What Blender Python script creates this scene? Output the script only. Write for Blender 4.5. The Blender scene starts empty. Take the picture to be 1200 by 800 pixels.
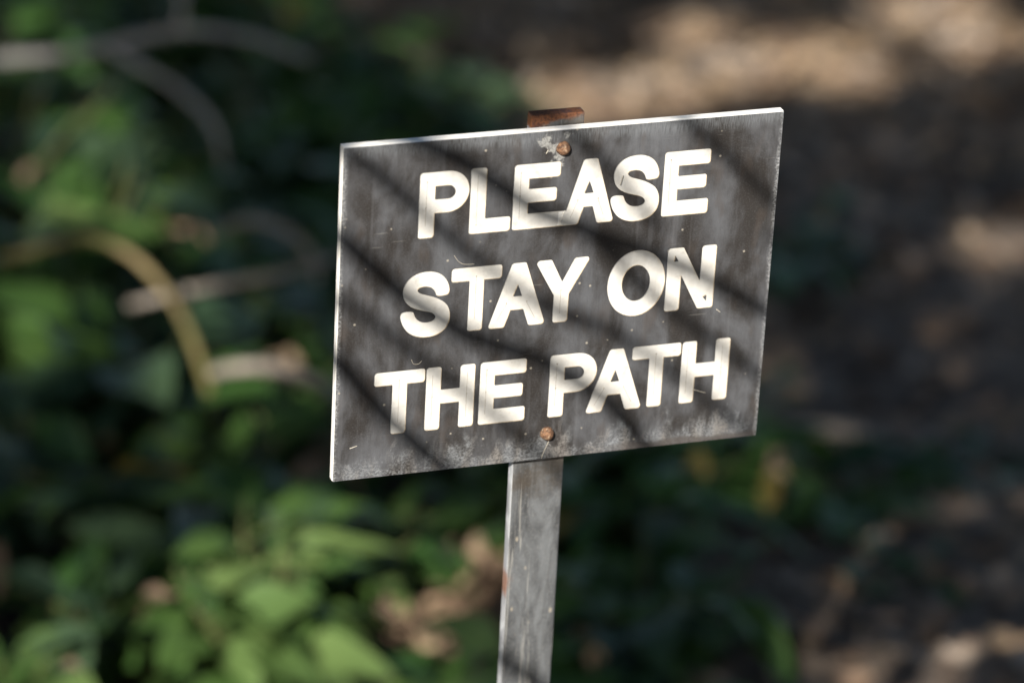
import bpy, bmesh, math, random
from mathutils import Vector, Matrix, noise

scene = bpy.context.scene
R = math.radians
rng = random.Random(11)

# ------------------------------------------------------------------ camera
PITCH, CAM_H, LENS, FPX = 19.0, 1.80, 135.0, 4500.0
cam_data = bpy.data.cameras.new('camera')
cam = bpy.data.objects.new('camera', cam_data)
scene.collection.objects.link(cam)
cam.location = (0, 0, CAM_H)
cam.rotation_euler = (R(90 - PITCH), 0, 0)
cam_data.lens = LENS
cam_data.sensor_width = 36
cam_data.sensor_fit = 'HORIZONTAL'
cam_data.clip_end = 500
cam_data.dof.use_dof = True
cam_data.dof.focus_distance = 2.515
cam_data.dof.aperture_fstop = 3.7
scene.camera = cam
CAM_P = Vector((0, 0, CAM_H))
CAM_R = Matrix.Rotation(R(90 - PITCH), 3, 'X')

# the sign's pose: leaning slightly forward and turned a little to the right
SIGN_R = CAM_R @ (Matrix.Rotation(R(5.72), 3, 'Z') @ Matrix.Rotation(R(17.39), 3, 'Y') @ Matrix.Rotation(R(27.61), 3, 'X'))
SIGN_P = CAM_P + CAM_R @ Vector((.030, .029, -2.522))

# ------------------------------------------------------------------ light
SUN = (SIGN_R @ Vector((-.50, .54, .68))).normalized()       # direction towards the sun
SUN_EL = math.asin(SUN.z)
SUN_AZ = math.atan2(SUN.x, SUN.y)
world = bpy.data.worlds.new('World')
scene.world = world
world.use_nodes = True
wn = world.node_tree
sky = wn.nodes.new('ShaderNodeTexSky')
sky.sky_type = 'NISHITA'
sky.sun_disc = False
sky.sun_elevation = SUN_EL
sky.sun_rotation = SUN_AZ
bg = wn.nodes['Background']
bg.inputs['Strength'].default_value = 0.062
wn.links.new(sky.outputs[0], bg.inputs['Color'])
sun_data = bpy.data.lights.new('sun', 'SUN')
sun_data.energy = 5.0
sun_data.angle = R(0.55)
sun_data.color = (1.0, .94, .85)
sun = bpy.data.objects.new('sun', sun_data)
scene.collection.objects.link(sun)
sun.rotation_euler = SUN.to_track_quat('Z', 'Y').to_euler()
sun.location = SUN * 20

scene.view_settings.view_transform = 'Standard'
scene.view_settings.look = 'None'
scene.view_settings.exposure = 0.78
scene.view_settings.gamma = 1.0
scene.render.engine = 'CYCLES'
scene.cycles.use_denoising = True
scene.cycles.max_bounces = 6
scene.cycles.transparent_max_bounces = 4

# ------------------------------------------------------------------ helpers
COL = scene.collection

def link(name, mesh, parent=None, mat=None):
    o = bpy.data.objects.new(name, mesh)
    COL.objects.link(o)
    if parent is not None:
        o.parent = parent
    if mat is not None:
        mesh.materials.append(mat)
    return o

def tag(o, label=None, cat=None, group=None, kind=None):
    if label: o['label'] = label
    if cat: o['category'] = cat
    if group: o['group'] = group
    if kind: o['kind'] = kind
    return o

def empty(name, loc, rot=None):
    o = bpy.data.objects.new(name, None)
    COL.objects.link(o)
    o.empty_display_size = .05
    o.location = loc
    if rot is not None:
        o.rotation_euler = rot.to_euler()
    return o

def ray(px, py):
    return (CAM_R @ Vector(((px - 600) / FPX, (400 - py) / FPX, -1))).normalized()

def on_ground(px, py, z=0.0):
    d = ray(px, py)
    return CAM_P + d * ((z - CAM_H) / d.z)

def at(px, py, y):
    d = ray(px, py)
    return CAM_P + d * (y / d.y)

# ---- materials
class NT:
    def __init__(self, name):
        self.m = bpy.data.materials.new(name)
        self.m.use_nodes = True
        self.t = self.m.node_tree
        self.b = self.t.nodes['Principled BSDF']
        self.tc = self.t.nodes.new('ShaderNodeTexCoord')
    def n(self, typ, **kw):
        nd = self.t.nodes.new(typ)
        for k, v in kw.items():
            setattr(nd, k, v)
        return nd
    def put(self, a, sock):
        if hasattr(a, 'is_output') or isinstance(a, bpy.types.NodeSocket):
            self.t.links.new(a, sock)
        else:
            sock.default_value = a
    def mapped(self, scale, loc=(0, 0, 0), rot=(0, 0, 0), src='Object'):
        mp = self.n('ShaderNodeMapping')
        mp.inputs['Scale'].default_value = scale
        mp.inputs['Location'].default_value = loc
        mp.inputs['Rotation'].default_value = rot
        self.t.links.new(self.tc.outputs[src], mp.inputs['Vector'])
        return mp.outputs[0]
    def noise(self, scale, vec=None, detail=4, rough=.55, dist=0):
        nd = self.n('ShaderNodeTexNoise')
        nd.inputs['Scale'].default_value = scale
        nd.inputs['Detail'].default_value = detail
        nd.inputs['Roughness'].default_value = rough
        nd.inputs['Distortion'].default_value = dist
        self.t.links.new(vec if vec is not None else self.tc.outputs['Object'], nd.inputs['Vector'])
        return nd.outputs['Fac']
    def ramp(self, fac, lo, hi, a=0.0, b=1.0):
        nd = self.n('ShaderNodeMapRange')
        nd.interpolation_type = 'SMOOTHSTEP'
        self.put(fac, nd.inputs['Value'])
        nd.inputs['From Min'].default_value = lo
        nd.inputs['From Max'].default_value = hi
        nd.inputs['To Min'].default_value = a
        nd.inputs['To Max'].default_value = b
        return nd.outputs[0]
    def math(self, op, a, b=0.0, clamp=False):
        nd = self.n('ShaderNodeMath', operation=op, use_clamp=clamp)
        self.put(a, nd.inputs[0]); self.put(b, nd.inputs[1])
        return nd.outputs[0]
    def mix(self, fac, a, b):
        nd = self.n('ShaderNodeMix', data_type='RGBA')
        self.put(fac, nd.inputs[0])
        for s, v in ((nd.inputs[6], a), (nd.inputs[7], b)):
            self.put(v if not isinstance(v, tuple) else (*v, 1.0), s)
        return nd.outputs[2]
    def xyz(self):
        s = self.n('ShaderNodeSeparateXYZ')
        self.t.links.new(self.tc.outputs['Object'], s.inputs[0])
        return s.outputs
    def dist(self, p):
        nd = self.n('ShaderNodeVectorMath', operation='DISTANCE')
        self.t.links.new(self.tc.outputs['Object'], nd.inputs[0])
        nd.inputs[1].default_value = p
        return nd.outputs['Value']
    def color(self, c):
        self.put(c if not isinstance(c, tuple) else (*c, 1.0), self.b.inputs['Base Color'])
    def rough(self, r): self.put(r, self.b.inputs['Roughness'])
    def spec(self, s): self.b.inputs['Specular IOR Level'].default_value = s
    def bump(self, h, strength=.3, dist=.001):
        nd = self.n('ShaderNodeBump')
        nd.inputs['Strength'].default_value = strength
        nd.inputs['Distance'].default_value = dist
        self.t.links.new(h, nd.inputs['Height'])
        self.t.links.new(nd.outputs[0], self.b.inputs['Normal'])

def mat_face():
    k = NT('weathered_black_laminate')
    x, y, z = k.xyz()
    streak = k.noise(1, k.mapped((75, 9, 30)), 5, .6, .3)
    blotch = k.noise(22, None, 5, .62)
    grain = k.noise(900, None, 3, .7)
    vgrain = k.noise(1, k.mapped((1500, 120, 500)), 3, .6)
    haze = k.noise(1, k.mapped((34, 15, 20), (1, 3, 0)), 5, .6, .4)
    tone = k.math('ADD', k.math('MULTIPLY', streak, .16), k.math('ADD', k.math('MULTIPLY', blotch, .25), k.math('MULTIPLY', haze, .64)))
    c = k.mix(k.ramp(tone, .42, .66), (.029, .026, .0245), (.100, .104, .114))
    c = k.mix(k.math('MULTIPLY', k.ramp(grain, .45, .75), .25), c, (.15, .15, .155))
    c = k.mix(k.math('MULTIPLY', k.ramp(vgrain, .5, .8), .35), c, (.022, .022, .023))
    # rain streaks left under the lettering rows
    drip = k.noise(1, k.mapped((120, 3.5, 10), (3, 1, 0)), 3, .5, .2)
    c = k.mix(k.math('MULTIPLY', k.ramp(drip, .54, .70), .16), c, (.19, .195, .21))
    # brown dirt ovals
    brown = k.noise(1, k.mapped((70, 28, 20), (8, 2, 0)), 2, .5)
    c = k.mix(k.math('MULTIPLY', k.ramp(brown, .56, .72), .4), c, (.065, .052, .044))
    # chalky bloom creeping up from the lower edge
    edge_n = k.noise(38, k.mapped((1, 1, 1), (2, 5, 0)), 5, .65)
    wisp = k.noise(1, k.mapped((55, 30, 20), (6, 2, 0)), 6, .68, .6)
    yy = k.math('ADD', y, k.math('MULTIPLY', k.math('SUBTRACT', wisp, .5), -.075))
    fine = k.noise(620, None, 5, .78)
    bloom = k.math('MULTIPLY', k.ramp(yy, -.0995, -.1175), k.ramp(k.math('ADD', fine, k.math('MULTIPLY', wisp, .5)), .62, .92))
    c = k.mix(k.math('MULTIPLY', bloom, .5), c, (.42, .445, .47))
    c = k.mix(k.math('MULTIPLY', k.math('MULTIPLY', bloom, k.ramp(brown, .45, .6)), .5), c, (.20, .16, .12))
    # dark lip under the bloom on the right
    lip = k.math('MULTIPLY', k.ramp(k.math('ADD', y, k.math('MULTIPLY', edge_n, .008)), -.1095, -.1125), k.ramp(x, .02, .07))
    c = k.mix(k.math('MULTIPLY', lip, .8), c, (.075, .066, .062))
    # worn left, right and top margins
    ax = k.math('ABSOLUTE', x)
    side = k.math('MULTIPLY', k.ramp(k.math('ADD', ax, k.math('MULTIPLY', edge_n, .006)), .1492, .1530), k.ramp(fine, .40, .62))
    c = k.mix(k.math('MULTIPLY', side, .7), c, (.45, .46, .47))
    top = k.math('MULTIPLY', k.ramp(k.math('ADD', y, k.math('MULTIPLY', edge_n, .012)), .113, .1225), k.ramp(vgrain, .3, .7))
    c = k.mix(k.math('MULTIPLY', top, .28), c, (.36, .39, .42))
    # pale crust beside the upper fixing
    crust_n = k.noise(190, None, 4, .7)
    d1 = k.dist((-.0085, .1065, 0)); d2 = k.dist((-.0055, .0995, 0)); d3 = k.dist((.0005, .1155, 0)); d4 = k.dist((-.014, .1115, 0))
    dm = k.math('MINIMUM', k.math('MINIMUM', d1, d2), k.math('MINIMUM', k.math('ADD', d3, .0015), d4))
    cr = k.ramp(k.math('ADD', dm, k.math('MULTIPLY', k.math('SUBTRACT', crust_n, .5), .022)), .0046, .0026)
    c = k.mix(k.math('MULTIPLY', cr, k.ramp(fine, .36, .56, .1, .6)), c, (.47, .47, .45))
    # cream specks
    v = k.n('ShaderNodeTexVoronoi'); v.inputs['Scale'].default_value = 130; v.inputs['Randomness'].default_value = 1
    k.t.links.new(k.tc.outputs['Object'], v.inputs['Vector'])
    sel = k.n('ShaderNodeSeparateColor'); k.t.links.new(v.outputs['Color'], sel.inputs[0])
    sp = k.math('MULTIPLY', k.ramp(v.outputs['Distance'], .15, .06), k.ramp(sel.outputs[0], .74, .80))
    c = k.mix(k.math('MULTIPLY', sp, .6), c, (.45, .41, .34))
    # hair scratches
    s1 = k.noise(1, k.mapped((40, 900, 10), (0, 0, 0), (0, 0, R(58))), 2, .4)
    sm = k.noise(30, k.mapped((1, 1, 1), (9, 3, 0)), 2, .4)
    sc = k.math('MULTIPLY', k.ramp(s1, .69, .73), k.ramp(sm, .55, .66))
    c = k.mix(k.math('MULTIPLY', sc, .22), c, (.34, .33, .31))
    k.color(c)
    k.rough(k.ramp(blotch, .3, .7, .42, .6)); k.spec(.38)
    k.bump(k.math('ADD', k.math('MULTIPLY', grain, .4), k.math('ADD', bloom, sp)), .35, .0004)
    return k.m

def mat_core(name, a, b, scale=120):
    k = NT(name)
    n1 = k.noise(scale, None, 4, .6)
    n2 = k.noise(28, k.mapped((1, 1, 1), (4, 7, 1)), 3, .5)
    c = k.mix(k.ramp(n1, .35, .7), a, b)
    c = k.mix(k.math('MULTIPLY', k.ramp(n2, .56, .74), .25), c, (.5, .44, .35))
    lines = k.noise(1, k.mapped((900, 60, 60)), 2, .5)
    c = k.mix(k.math('MULTIPLY', k.ramp(lines, .55, .8), .05), c, (.46, .42, .36))
    gr = k.noise(75, k.mapped((1, 1, 1), (7, 7, 2)), 6, .75)
    c = k.mix(k.math('MULTIPLY', k.ramp(gr, .56, .72), .35), c, (.30, .26, .21))
    k.color(c); k.rough(.6); k.spec(.25)
    k.bump(k.math('ADD', lines, gr), .25, .0003)
    return k.m

def mat_rust():
    k = NT('rusted_steel')
    n1 = k.noise(420, None, 5, .7); n2 = k.noise(150, k.mapped((1, 1, 1), (3, 1, 2)), 4, .6)
    c = k.mix(k.ramp(n1, .38, .62), (.060, .028, .016), (.22, .115, .060))
    c = k.mix(k.ramp(n2, .54, .70), c, (.48, .36, .25))
    c = k.mix(k.ramp(n2, .44, .34), c, (.05, .025, .018))
    k.color(c); k.rough(.8); k.bump(n1, .8, .0008)
    return k.m

def mat_post(top_y):
    k = NT('weathered_galvanised_steel')
    x, y, z = k.xyz()
    n1 = k.noise(1, k.mapped((60, 16, 60)), 6, .68, .6)
    n2 = k.noise(60, None, 4, .65)
    n3 = k.noise(500, None, 3, .7)
    c = k.mix(k.ramp(n1, .34, .70), (.095, .098, .102), (.26, .275, .29))
    c = k.mix(k.math('MULTIPLY', k.ramp(n3, .5, .75), .4), c, (.38, .38, .37))
    # pale run marks and cream flecks
    run = k.noise(1, k.mapped((160, 6, 20), (2, 5, 0), (0, 0, R(-8))), 4, .7, 1.0)
    c = k.mix(k.math('MULTIPLY', k.ramp(run, .57, .63), .6), c, (.52, .51, .48))
    v = k.n('ShaderNodeTexVoronoi'); v.inputs['Scale'].default_value = 1
    k.t.links.new(k.mapped((150, 85, 100), (0, 0, 0), (0, 0, R(25))), v.inputs['Vector'])
    sel = k.n('ShaderNodeSeparateColor'); k.t.links.new(v.outputs['Color'], sel.inputs[0])
    sp = k.math('MULTIPLY', k.ramp(v.outputs['Distance'], .22, .10), k.ramp(sel.outputs[0], .70, .76))
    c = k.mix(k.math('MULTIPLY', sp, .7), c, (.60, .53, .42))
    # brown dirt right under the board
    dirt = k.math('MULTIPLY', k.ramp(k.math('ADD', y, k.math('MULTIPLY', n2, .03)), top_y - .272, top_y - .256), k.ramp(n2, .3, .6))
    c = k.mix(k.math('MULTIPLY', dirt, .6), c, (.11, .085, .06))
    # rust: the sawn top end and a patch low on the left edge
    rt = k.ramp(k.math('ADD', k.math('ADD', y, k.math('MULTIPLY', x, -.22)), k.math('MULTIPLY', k.math('SUBTRACT', n2, .5), .012)), top_y - .0075, top_y - .0035)
    pe = k.dist((-.0225, top_y - .347, 0))
    rp = k.ramp(k.math('ADD', pe, k.math('MULTIPLY', k.math('SUBTRACT', n2, .5), .02)), .010, .004, 0, .6)
    rust_c = k.mix(k.ramp(n3, .35, .65), (.075, .028, .014), (.20, .075, .030))
    rust_c = k.mix(k.ramp(n2, .5, .7), rust_c, (.055, .03, .035))
    rm = k.math('MAXIMUM', rt, rp)
    c = k.mix(rm, c, rust_c)
    k.color(c)
    k.put(k.math('MULTIPLY', k.math('SUBTRACT', 1.0, rm), .45), k.b.inputs['Metallic'])
    k.rough(k.ramp(rm, 0, 1, .46, .85))
    k.bump(k.math('ADD', n3, k.math('MULTIPLY', n2, 2)), .3, .0004)
    return k.m

def mat_zinc():
    k = NT('bare_zinc_edge')
    x, y, z = k.xyz()
    n1 = k.noise(1, k.mapped((80, 45, 80)), 5, .6, .3); n3 = k.noise(420, None, 4, .7)
    c = k.mix(k.ramp(n1, .36, .56), (.55, .57, .59), (.32, .33, .35))
    c = k.mix(k.ramp(n1, .60, .70), c, (.13, .14, .16))
    pe = k.dist((-.0173, .1275 - .347, 0))
    rp = k.ramp(k.math('ADD', pe, k.math('MULTIPLY', k.math('SUBTRACT', n3, .5), .012)), .013, .006, 0, .75)
    rt = k.ramp(k.math('ADD', y, k.math('MULTIPLY', n3, .006)), .1195, .1225)
    rm = k.math('MAXIMUM', rp, rt)
    k.color(k.mix(rm, c, k.mix(n3, (.12, .04, .016), (.36, .14, .05))))
    k.rough(.5); k.bump(n3, .3, .0003)
    return k.m

def mat_simple(name, a, b, scale, rough=.7, bump=.0, spec=.3):
    k = NT(name)
    n1 = k.noise(scale, None, 4, .6)
    k.color(k.mix(k.ramp(n1, .3, .7), a, b)); k.rough(rough); k.spec(spec)
    if bump: k.bump(n1, .6, bump)
    return k.m

def mat_leaf(name, a, b, trans=.28, rough=.42):
    k = NT(name)
    info = k.n('ShaderNodeObjectInfo')
    n1 = k.noise(30, None, 3, .6)
    f = k.math('ADD', k.math('MULTIPLY', info.outputs['Random'], .7), k.math('MULTIPLY', n1, .4), True)
    c = k.mix(f, a, b)
    k.color(c); k.rough(rough); k.spec(.4)
    tr = k.n('ShaderNodeBsdfTranslucent')
    k.t.links.new(c, tr.inputs['Color'])
    ms = k.n('ShaderNodeMixShader'); ms.inputs[0].default_value = trans
    k.t.links.new(k.b.outputs[0], ms.inputs[1]); k.t.links.new(tr.outputs[0], ms.inputs[2])
    out = [n for n in k.t.nodes if n.type == 'OUTPUT_MATERIAL'][0]
    k.t.links.new(ms.outputs[0], out.inputs['Surface'])
    return k.m

# ================================================================== ground
def graded(lo, hi, step, far):
    v, x, s = [], hi, step
    while x < far:
        s *= 1.35; x += s; v.append(x)
    w, x, s = [], lo, step
    while x > -far:
        s *= 1.35; x -= s; w.append(x)
    n = int(round((hi - lo) / step))
    return sorted(w) + [lo + (hi - lo) * i / n for i in range(n + 1)] + v

def ground_z(x, y):
    near = max(0.0, 1 - max(0, abs(x) - 2.5) / 4) * max(0.0, 1 - max(0, abs(y - 6) - 3.5) / 5)
    return near * (.035 * noise.noise((x * 1.3, y * 1.3, 0)) + .014 * noise.noise((x * 6, y * 6, 3)) + .008 * noise.noise((x * 17, y * 17, 8)))

def mat_ground():
    k = NT('bark_mulch_soil')
    n1 = k.noise(9, None, 6, .65); n2 = k.noise(60, None, 4, .7); n3 = k.noise(2.2, None, 3, .5)
    c = k.mix(k.ramp(n1, .35, .68), (.075, .057, .045), (.22, .172, .132))
    c = k.mix(k.math('MULTIPLY', k.ramp(n2, .5, .72), .55), c, (.27, .21, .16))
    c = k.mix(k.math('MULTIPLY', k.ramp(n3, .5, .7), .4), c, (.075, .065, .058))
    k.color(c); k.rough(.9); k.bump(k.math('ADD', n1, n2), .8, .02)
    return k.m

xs = graded(-2.4, 2.4, .04, 90); ys = graded(3.4, 9.4, .05, 90)
gm = bpy.data.meshes.new('ground')
gm.from_pydata([(x, y, ground_z(x, y)) for y in ys for x in xs], [],
               [(j * len(xs) + i, j * len(xs) + i + 1, (j + 1) * len(xs) + i + 1, (j + 1) * len(xs) + i)
                for j in range(len(ys) - 1) for i in range(len(xs) - 1)])
for p in gm.polygons: p.use_smooth = True
tag(link('ground', gm, None, mat_ground()), kind='structure')

# ================================================================== the sign
W, H = .300, .2398
DEPTH = .0068
FT = .0016                                   # black skin with the engraved white core below
base_local = Vector((-.0035, 0, 0))
UPV = SIGN_R @ Vector((0, 1, 0))
post_len = (SIGN_P.z + .03) / UPV.z          # from the board's centre down into the soil
root_p = SIGN_P - UPV * (SIGN_P.z / UPV.z)
OFF = SIGN_P.z / UPV.z                       # board centre above the root, along the post
sign = empty('path_sign', root_p, SIGN_R)
tag(sign, 'black and white engraved notice board fixed on a flat grey metal post', 'sign')

M_face = mat_face()
M_core = mat_core('cream_plastic_core', (.69, .68, .65), (.60, .585, .55))
M_edge = mat_core('white_plastic_edge', (.88, .87, .84), (.80, .78, .73), 200)
M_wall = mat_simple('dirty_groove_wall', (.52, .44, .33), (.36, .29, .20), 300)
M_line = mat_simple('grey_tool_mark', (.46, .43, .38), (.34, .31, .27), 300)
M_rust = mat_rust()

# ---- letter outlines in millimetres; every letter is a list of closed loops (outer, then counters)
HC, ST, CR = 46.5, 10.75, 2.2

def fillet(pts, r=CR, hole=False):
    """round the convex corners; concave corners stay sharp as a round cutter leaves them"""
    n = len(pts); out = []
    area = sum(pts[i][0] * pts[(i + 1) % n][1] - pts[(i + 1) % n][0] * pts[i][1] for i in range(n))
    for i in range(n):
        a, b, c = Vector(pts[i - 1]), Vector(pts[i]), Vector(pts[(i + 1) % n])
        u, v = (a - b), (c - b)
        cr = (b - a).x * (c - b).y - (b - a).y * (c - b).x
        convex = cr * area > 0
        if hole: convex = False
        ang = u.angle(v)
        if not convex or ang > 2.75:
            out.append(tuple(b)); continue
        t = min(r / math.tan(ang / 2), u.length * .45, v.length * .45)
        rr = t * math.tan(ang / 2)
        p, q = b + u.normalized() * t, b + v.normalized() * t
        cen = b + (u.normalized() + v.normalized()).normalized() * (rr / math.sin(ang / 2))
        a0 = math.atan2(p.y - cen.y, p.x - cen.x); a1 = math.atan2(q.y - cen.y, q.x - cen.x)
        d = (a1 - a0 + math.pi) % (2 * math.pi) - math.pi
        for s in range(6):
            th = a0 + d * s / 5
            out.append((cen.x + rr * math.cos(th), cen.y + rr * math.sin(th)))
    return out

def arc(cx, cy, rx, ry, a0, a1, n):
    return [(cx + rx * math.cos(R(a0 + (a1 - a0) * i / n)), cy + ry * math.sin(R(a0 + (a1 - a0) * i / n))) for i in range(n + 1)]

def L_P(w):
    yb = 17.2; rad = (HC - yb) / 2
    o = [(0, 0), (ST + .3, 0), (ST + .3, yb), (w - rad, yb)] + arc(w - rad, yb + rad, rad, rad, -90, 90, 22)[1:] + [(0, HC)]
    r2 = (36.2 - 27.2) / 2
    h = [(ST + .2, 27.2), (24.2 - r2, 27.2)] + arc(24.2 - r2, 27.2 + r2, r2, r2, -90, 90, 12)[1:] + [(ST + .2, 36.2)]
    return [fillet(o), h], [[(5.3, 8), (5.5, 39)]], [(5.3, 21), (5.5, 39)]

def L_L(w):
    return [fillet([(0, 0), (w, 0), (w, ST), (ST + .4, ST), (ST + .4, HC), (0, HC)])], [[(5.4, 6), (5.4, 41)]], [(5.4, 6)]

def L_E(w):
    return [fillet([(0, 0), (w, 0), (w, ST + .4), (ST, ST + .4), (ST, 18.7), (w - 2.2, 18.7), (w - 2.2, 28.7), (ST, 28.7),
                    (ST, HC - ST - .1), (w - .3, HC - ST - .1), (w - .3, HC), (0, HC)])], [[(5.2, 7), (5.2, 40)]], [(5.2, 23.6), (5.2, 40)]

def L_A(w):
    m = w / 2; a = 4.95; f = 11.9
    o = [(0, 0), (f - .6, 0), (m - 6.1, 12.2), (m + 6.1, 12.2), (w - f + .6, 0), (w, 0), (m + a, HC), (m - a, HC)]
    # inner leg lines must follow the outer slant
    sl = (m - a) / HC
    o[2] = (f + sl * 12.2, 12.2); o[3] = (w - f - sl * 12.2, 12.2); o[1] = (f, 0); o[4] = (w - f, 0)
    h = [(m - 2.9, 22.3), (m + 2.9, 22.3), (m, 30.2)]
    return [fillet(o), h], [[(7.0, 5), (m - 7, 16.5)], [(w - 7.2, 5), (m + 7, 16.5)]], [(m - 7, 17.2), (m + 7, 17.2)]

def L_T(w):
    c = w / 2 + .2; s = ST / 2 - .1
    return [fillet([(c - s, 0), (c + s, 0), (c + s, HC - ST + .6), (w, HC - ST + .6), (w, HC), (0, HC), (0, HC - ST + .6), (c - s, HC - ST + .6)])], [[(c, 8), (c, 38)]], [(c, 39)]

def L_H(w):
    return [fillet([(0, 0), (ST, 0), (ST, 19.0), (w - ST, 19.0), (w - ST, 0), (w, 0), (w, HC), (w - ST, HC), (w - ST, 29.6), (ST, 29.6), (ST, HC), (0, HC)])], \
        [[(5.1, 7), (5.1, 40)], [(w - 5.1, 7), (w - 5.1, 40)]], [(5.1, 24), (w - 5.1, 24)]

def L_Y(w):
    m = w / 2; s = ST / 2
    return [fillet([(m - s, 0), (m + s, 0), (m + s, 20.3), (w, HC), (w - 11.8, HC), (m, 30.2), (11.8, HC), (0, HC), (m - s, 20.3)])], [[(m, 6), (m, 22)]], [(m, 23)]

def L_N(w):
    o = [(0, 0), (ST, 0), (ST, 25.4), (w - ST - .3, 0), (w, 0), (w, HC), (w - ST, HC), (w - ST, 21.0), (ST + .3, HC), (0, HC)]
    t1 = [(5.2, 36.3), (7.9, 36.6), (5.7, 40.4)]
    t2 = [(w - 7.6, 8.3), (w - 5.2, 9.4), (w - 5.3, 5.6)]
    return [fillet(o), t1, t2], [], []

def L_O(w):
    c = (w / 2, HC / 2)
    return [arc(c[0], c[1], w / 2, HC / 2 + .9, 0, 352.5, 47), arc(c[0] - .2, c[1] + .2, w / 2 - 10.8, HC / 2 - 10.4, 0, 350, 35)], [], []

def catmull(P, per=9):
    out = []
    for i in range(len(P) - 1):
        p0 = Vector(P[max(i - 1, 0)]); p1 = Vector(P[i]); p2 = Vector(P[i + 1]); p3 = Vector(P[min(i + 2, len(P) - 1)])
        for s in range(per):
            t = s / per
            out.append(.5 * ((2 * p1) + (p2 - p0) * t + (2 * p0 - 5 * p1 + 4 * p2 - p3) * t * t + (3 * p1 - p0 - 3 * p2 + p3) * t ** 3))
    out.append(Vector(P[-1]))
    return out

def L_S(w):
    k = w / 34.9
    P = [(33.9, 30.7), (33.1, 35.4), (30.5, 40.4), (26.5, 44.1), (21.1, 46.2), (15.8, 46.4), (10.5, 45.4), (6.3, 43.0), (3.1, 39.4), (1.6, 34.6), (1.8, 30.0), (3.4, 25.7), (6.8, 22.0), (10.9, 19.6), (15.9, 17.9), (20.4, 16.7), (23.4, 15.2), (24.7, 13.2), (24.2, 11.4), (22.2, 10.0), (18.3, 9.5), (14.6, 10.2), (12.0, 12.1), (10.5, 14.5), (9.8, 17.0), (8.6, 18.4), (3.4, 18.8), (0.8, 17.9), (0.0, 15.8), (0.7, 12.2), (2.6, 7.7), (6.2, 3.0), (10.9, 0.0), (16.3, -1.4), (22.6, -1.3), (27.8, 0.3), (32.0, 3.5), (34.4, 7.9), (34.9, 13.2), (34.0, 17.9), (31.7, 21.8), (27.9, 24.9), (23.3, 27.4), (18.7, 29.1), (14.2, 30.5), (12.1, 31.9), (11.6, 33.5), (13.0, 34.9), (16.5, 35.4), (20.1, 34.7), (22.4, 33.1), (23.6, 30.9), (24.3, 28.6), (25.9, 27.6), (29.5, 27.7), (32.8, 28.3)] 
    out = []
    for i in range(len(P)):                                   # corner cutting keeps the traced curve smooth
        a, b = Vector(P[i]), Vector(P[(i + 1) % len(P)])
        out += [tuple(a * .75 + b * .25), tuple(a * .25 + b * .75)]
    return [[(x * k, y) for x, y in out]], [], []

ROWS = [(51.4, [('P', -98.5, 33.9), ('L', -64.2, 28.4), ('E', -34.9, 32.2), ('A', -1.2, 36.8), ('S', 32.0, 34.6), ('E', 68.2, 32.9)]),
        (-18.5, [('S', -108.3, 34.6), ('T', -74.4, 35.0), ('A', -48.2, 40.4), ('Y', -17.4, 39.4), ('O', 34.0, 40.9), ('N', 75.4, 34.8)]),
        (-88.9, [('T', -124.0, 35.0), ('H', -88.5, 34.1), ('E', -51.3, 32.8), ('P', -2.6, 33.6), ('A', 23.8, 40.6), ('T', 55.2, 35.0), ('H', 90.7, 34.8)])]
MAKE = {'P': L_P, 'L': L_L, 'E': L_E, 'A': L_A, 'S': L_S, 'T': L_T, 'Y': L_Y, 'O': L_O, 'N': L_N, 'H': L_H}

def outline_mesh(name, loops, z0, z1, dx, dy):
    """a closed prism of a filled 2-D outline, in metres"""
    cu = bpy.data.curves.new(name, 'CURVE'); cu.dimensions = '2D'; cu.fill_mode = 'BOTH'
    for lp in loops:
        s = cu.splines.new('POLY'); s.points.add(len(lp) - 1); s.use_cyclic_u = True
        for pt, (x, y) in zip(s.points, lp): pt.co = ((x + dx) * .001, (y + dy) * .001, 0, 1)
    tmp = bpy.data.objects.new(name, cu); COL.objects.link(tmp)
    dg = bpy.context.evaluated_depsgraph_get()
    flat = bpy.data.meshes.new_from_object(tmp.evaluated_get(dg))
    bpy.data.objects.remove(tmp); bpy.data.curves.remove(cu)
    bm = bmesh.new(); bm.from_mesh(flat); bpy.data.meshes.remove(flat)
    bmesh.ops.remove_doubles(bm, verts=bm.verts, dist=1e-7)
    for f in bm.faces:
        if f.normal.z < 0: f.normal_flip()
    for v in bm.verts: v.co.z = z1
    fs = list(bm.faces)
    dup = bmesh.ops.duplicate(bm, geom=fs)
    low = [g for g in dup['geom'] if isinstance(g, bmesh.types.BMFace)]
    for v in [g for g in dup['geom'] if isinstance(g, bmesh.types.BMVert)]: v.co.z = z0
    for f in low: f.normal_flip()
    ed = dup['edge_map']
    for e in [e for e in bm.edges if e.is_boundary and e in ed and all(v.co.z == z1 or abs(v.co.z - z1) < 1e-9 for v in e.verts)]:
        e2 = ed[e]
        a, b = e.verts
        c = [v for v in e2.verts if (v.co.xy - a.co.xy).length < 1e-9][0]; d = e2.other_vert(c)
        try: bm.faces.new((a, b, d, c))
        except ValueError: pass
    bmesh.ops.recalc_face_normals(bm, faces=bm.faces)
    me = bpy.data.meshes.new(name); bm.to_mesh(me); bm.free()
    return me

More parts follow.
